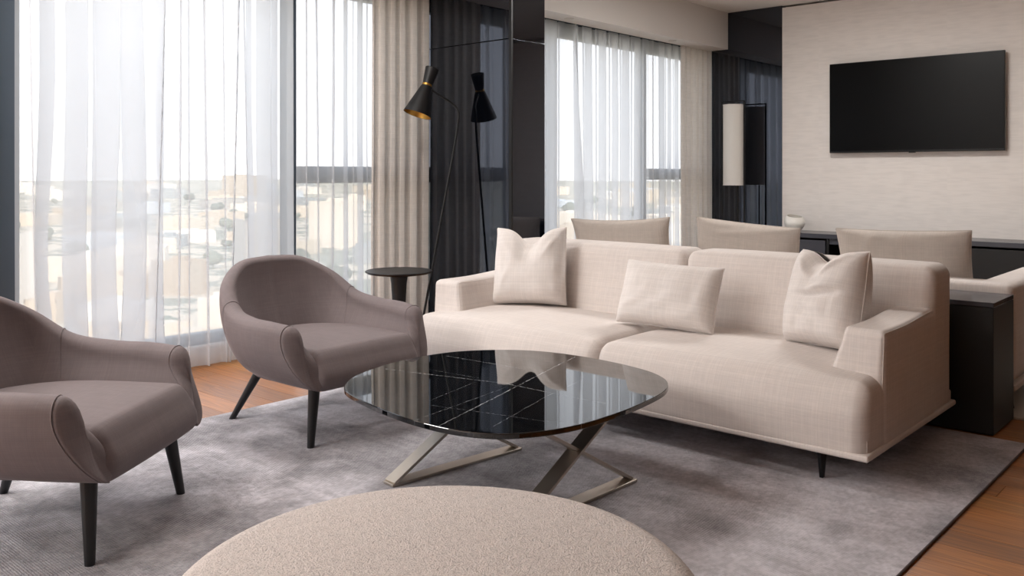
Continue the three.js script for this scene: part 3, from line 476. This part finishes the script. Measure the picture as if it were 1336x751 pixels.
// ---------------------------------------------------------------- coffee table
{
  const H = 0.405, CX = -2.27, CZ = -2.48, t = thing('coffee_table', 'low coffee table with glossy black veined marble top and crossed metal legs', 'table', [CX, 0.012, CZ]);
  const outline = [[-2.66, -2.035], [-2.765, -2.165], [-2.83, -2.36], [-2.85, -2.51], [-2.84, -2.665], [-2.80, -2.79], [-2.695, -2.925], [-2.55, -3.02], [-2.325, -3.062], [-2.075, -3.043], [-1.915, -2.995], [-1.805, -2.91], [-1.735, -2.785], [-1.70, -2.59], [-1.69, -2.393], [-1.705, -2.204], [-1.753, -2.073], [-1.83, -1.975], [-1.945, -1.922], [-2.097, -1.905], [-2.267, -1.918], [-2.461, -1.955], [-2.585, -1.99]].map(([x, z]) => new THREE.Vector3(x - CX, 0, z - CZ));
  const curve = new THREE.CatmullRomCurve3(outline, true, 'centripetal').getPoints(140).slice(0, -1), sh = new THREE.Shape(curve.map((p) => new THREE.Vector2(p.x, -p.z)));
  const T = H - 0.012, g = new THREE.ExtrudeGeometry(sh, { depth: 0.012, bevelEnabled: true, bevelSize: 0.003, bevelThickness: 0.003, bevelSegments: 3, bevelOffset: -0.003 }); g.rotateX(-Math.PI / 2); g.translate(0, T - 0.015, 0);
  // marble print, in metres from the table's centre
  const cv = document.createElement('canvas'); cv.width = cv.height = 1400; const c = cv.getContext('2d'); c.fillStyle = '#07090c'; c.fillRect(0, 0, 1400, 1400);
  const r = rng(77), pxy = (x, z) => [(x - CX + 0.7) * 1000, (z - CZ + 0.7) * 1000];
  const vein = (pts, w, col, jit = 4) => { for (let s = 0; s + 1 < pts.length; s++) { const [ax, ay] = pxy(...pts[s]), [ex, ey] = pxy(...pts[s + 1]), n = 40; let px = ax, py = ay; for (let i = 1; i <= n; i++) { const k = i / n, x = lerp(ax, ex, k) + (r() - 0.5) * jit, y = lerp(ay, ey, k) + (r() - 0.5) * jit; c.strokeStyle = col; c.globalAlpha = 0.45 + 0.55 * r(); c.lineWidth = w * (0.5 + r()); c.beginPath(); c.moveTo(px, py); c.lineTo(x, y); c.stroke(); px = x; py = y; } } c.globalAlpha = 1; };
  VEINS.forEach(([pts, w, col]) => vein(pts, w, col));
  for (let i = 0; i < 8; i++) { const x = -2.9 + r() * 1.2, z = -3.1 + r() * 1.2, a = (r() < 0.5 ? 0.35 : 2.0) + (r() - 0.5) * 0.5, l = 0.2 + r() * 0.5; vein([[x, z], [x + Math.cos(a) * l, z + Math.sin(a) * l]], 1.2, '#2a2e33', 1.5); }
  const map = new THREE.CanvasTexture(cv); map.colorSpace = THREE.SRGBColorSpace; map.magFilter = THREE.LinearFilter; map.flipY = false;
  const p = g.attributes.position, uv = g.attributes.uv; for (let i = 0; i < p.count; i++) uv.setXY(i, (p.getX(i) + 0.7) / 1.4, (p.getZ(i) + 0.7) / 1.4);
  mesh('marble_top', g, std({ map, roughness: 0.025, ior: 1.8 }), t);
  const y1 = T - 0.018, L = 0.335, W = 0.032;
  for (const fx of [-0.285, 0.325]) {
    const rot = fx < 0 ? 0.10 : 0.03, put = (g_) => { g_.rotateY(rot * -1); g_.translate(fx, 0, -0.04); return g_; };
    mesh('foot_bar', put(rbox(-W, W, 0.001, 0.011, -L, L, 0.002)), M.nickel, t);
    for (const s of [-1, 1]) {                               // two flat bars crossing from the ends of the foot to the top
      const len = Math.hypot(2 * L - 0.02, y1 - 0.011), b = new RoundedBoxGeometry(W * (s > 0 ? 2 : 1.2), 0.012, len, 2, 0.002); b.rotateX(s * Math.atan2(y1 - 0.011, 2 * L - 0.02)); b.translate(0, (y1 + 0.011) / 2, 0); mesh('leg_bar', put(b), M.nickel, t);
    }
  }
}
// ---------------------------------------------------------------- ottoman
{
  const t = thing('ottoman', 'large round cream boucle ottoman in front of the coffee table', 'ottoman', [-1.305, 0.012, -1.23]);
  const R = 0.552, H = 0.385, r = 0.085, pts = [[0.0, 0.05], [R - 0.06, 0.05], [R - 0.02, 0.07], [R, 0.14], [R + 0.004, 0.22], [R, H - r - 0.01]];
  for (let i = 1; i <= 10; i++) { const a = i / 10 * Math.PI / 2; pts.push([R - r + r * Math.cos(a), H - r + r * Math.sin(a)]); }
  for (let i = 1; i <= 14; i++) { const k = 1 - i / 14; pts.push([(R - r) * k, H + 0.018 * (1 - k * k)]); }
  const g = new THREE.LatheGeometry(pts.map((p) => new THREE.Vector2(Math.max(p[0], 1e-4), p[1])), 128); mesh('upholstery', boxUV(g), M.boucle, t);
  const b = new THREE.CylinderGeometry(R - 0.09, R - 0.09, 0.05, 64); b.translate(0, 0.0255, 0); mesh('plinth', b, M.blackWood, t);
}
// ---------------------------------------------------------------- downlights
for (const [z, label] of [[-6.25, 'small recessed downlight in the pelmet next to the black column'], [-8.0, 'small recessed downlight in the pelmet above the far drape']]) {
  const t = thing('downlight', label, 'downlight', [-4.9, 2.59, z], 0, 'downlights in the pelmet');
  const q = new THREE.TorusGeometry(0.04, 0.006, 10, 40); q.rotateX(Math.PI / 2); q.translate(0, -0.001, 0); mesh('trim_ring', q, M.downlight, t);
  const d = new THREE.CylinderGeometry(0.037, 0.037, 0.004, 32); d.translate(0, -0.001, 0); mesh('lens', d, M.downlight, t);
}
RectAreaLightUniformsLib.init();
M.panel = std({ color: rgb('#ffffff'), emissive: rgb('#fff2e2'), emissiveIntensity: 1.0, roughness: 0.6 });  // glowing face of the added fill panels
for (const [x, z, k, where] of [[-4.1, -2.6, 0.8, 'over the armchair by the side table'], [-4.1, -0.6, 1.1, 'over the armchair by the ottoman'], [-4.1, 1.4, 1.5, 'near the long window'], [-4.1, 3.3, 1.6, 'in the corner by the long window'], [-2.2, 3.3, 1.2, 'near the plain wall'], [-2.6, -6.3, 1.6, 'between the far sofa and console']]) {  // added fill lights out of view; windows alone leave the room dark
  const t = thing('fill_ceiling_light', `added ceiling fill light panel out of view ${where}`, 'ceiling light', [x, CEIL, z], 0, 'added ceiling fill panels');
  mesh('fill_frame', rbox(-0.58, 0.58, -0.012, -0.001, -0.31, 0.31, 0.003), M.downlight, t);
  mesh('fill_diffuser', rbox(-0.55, 0.55, -0.016, -0.011, -0.275, 0.275, 0.001), M.panel, t);
  const l = new THREE.RectAreaLight(0xfffdfa, FILL_RADIANCE * k, 1.1, 0.55); l.position.set(0, -0.02, 0); l.rotation.x = -Math.PI / 2; l.name = 'fill_glow'; t.add(l);
}
// ---------------------------------------------------------------- the city outside
{
  const GY = -46, g = new THREE.PlaneGeometry(9000, 9000); g.rotateX(-Math.PI / 2);
  const t = structure('ground', 'city ground far below the window, haze painted into its pale colour');
  const m = EARTH.clone(); m.repeat.set(10, 10); m.needsUpdate = true; const e = mesh('terrain', g, std({ color: rgb('#ffffff'), map: m, roughness: 1 }), t); e.position.set(-1500, GY, 0);
  const r = rng(404), cols = ['#e6dacb', '#cdbca6', '#e9e3da', '#b7a792', '#a9a49d', '#d8cab6', '#9da3a6'].map((c) => std({ color: rgb(c), roughness: 1 })), leaf = ['#676f60', '#757c6c', '#5d6557'].map((c) => std({ color: rgb(c), roughness: 1 }));  // haze painted into the pale walls and greyed leaves
  const roof = std({ color: rgb('#cfd8e2'), roughness: 0.8 });
  const spot = (k) => { const a = lerp(-0.30, 1.25, r()), d = 170 * Math.pow(16, k); return [-Math.cos(a) * d, -Math.sin(a) * d, d]; };
  const placed = [], clash = (x, z, R) => { if (placed.some(([a, b, q]) => Math.hypot(a - x, b - z) < q + R)) return true; placed.push([x, z, R]); return false; };
  for (let i = 0; i < 420; i++) {
    const [x, z, d] = spot(Math.pow((i + r()) / 420, 0.9)), s = 1 + d / 700, w = (7 + 12 * r()) * s, l = (7 + 16 * r()) * s, h = (5 + 10 * r() * r() + (r() < 0.06 ? 18 : 0)) * (1 + d / 2500);
    const R = Math.hypot(w, l) / 2; if (clash(x, z, R)) continue;
    const b = mergeGeometries([box(-w / 2, w / 2, 0, h, -l / 2, l / 2), box(-w / 2, w / 2, h, h + 1, l / 2 - 0.5, l / 2), box(w / 2 - 0.5, w / 2, h, h + 1, -l / 2, l / 2), box(-w / 2, -w / 2 + 0.5, h, h + 1, -l / 2, l / 2), box(-w * 0.2, w * 0.15, h, h + 2.6, -l * 0.1, l * 0.2)]);
    const o = mesh(numbered('city_building'), b, i % 17 === 3 ? roof : cols[Math.floor(r() * cols.length)], scene); o.position.set(x, GY, z); o.rotation.y = r() * 3; o.userData = { label: 'flat-roofed low building of the city below, haze painted into its pale colour', category: 'building', group: 'buildings of the city below' };
  }
  const crown = (seed) => { const q = rng(seed), parts = []; for (let i = 0; i < 5; i++) { const s = new THREE.IcosahedronGeometry(0.32 + 0.2 * q(), 2); s.translate((q() - 0.5) * 0.8, 0.75 + (q() - 0.3) * 0.4, (q() - 0.5) * 0.8); parts.push(s); } const tr = new THREE.CylinderGeometry(0.06, 0.09, 0.6, 6).toNonIndexed(); tr.translate(0, 0.3, 0); parts.push(tr); return mergeGeometries(parts); };
  const crowns = [crown(1), crown(2), crown(3)];
  for (let i = 0; i < 330; i++) { const [x, z, d] = spot(Math.pow((i + r()) / 330, 1.3) * 0.8), s = (2.6 + 3 * r()) * (1 + d / 900); if (clash(x, z, s * 0.85)) continue; const o = mesh(numbered('city_tree'), crowns[i % 3], leaf[i % 3], scene); o.position.set(x, GY, z); o.scale.set(s, s * 0.9, s); o.rotation.y = r() * 6; o.userData = { label: 'haze-greyed green tree among the low buildings of the city below', category: 'tree', group: 'trees of the city below' }; }
}
renderer.render(scene, camera);
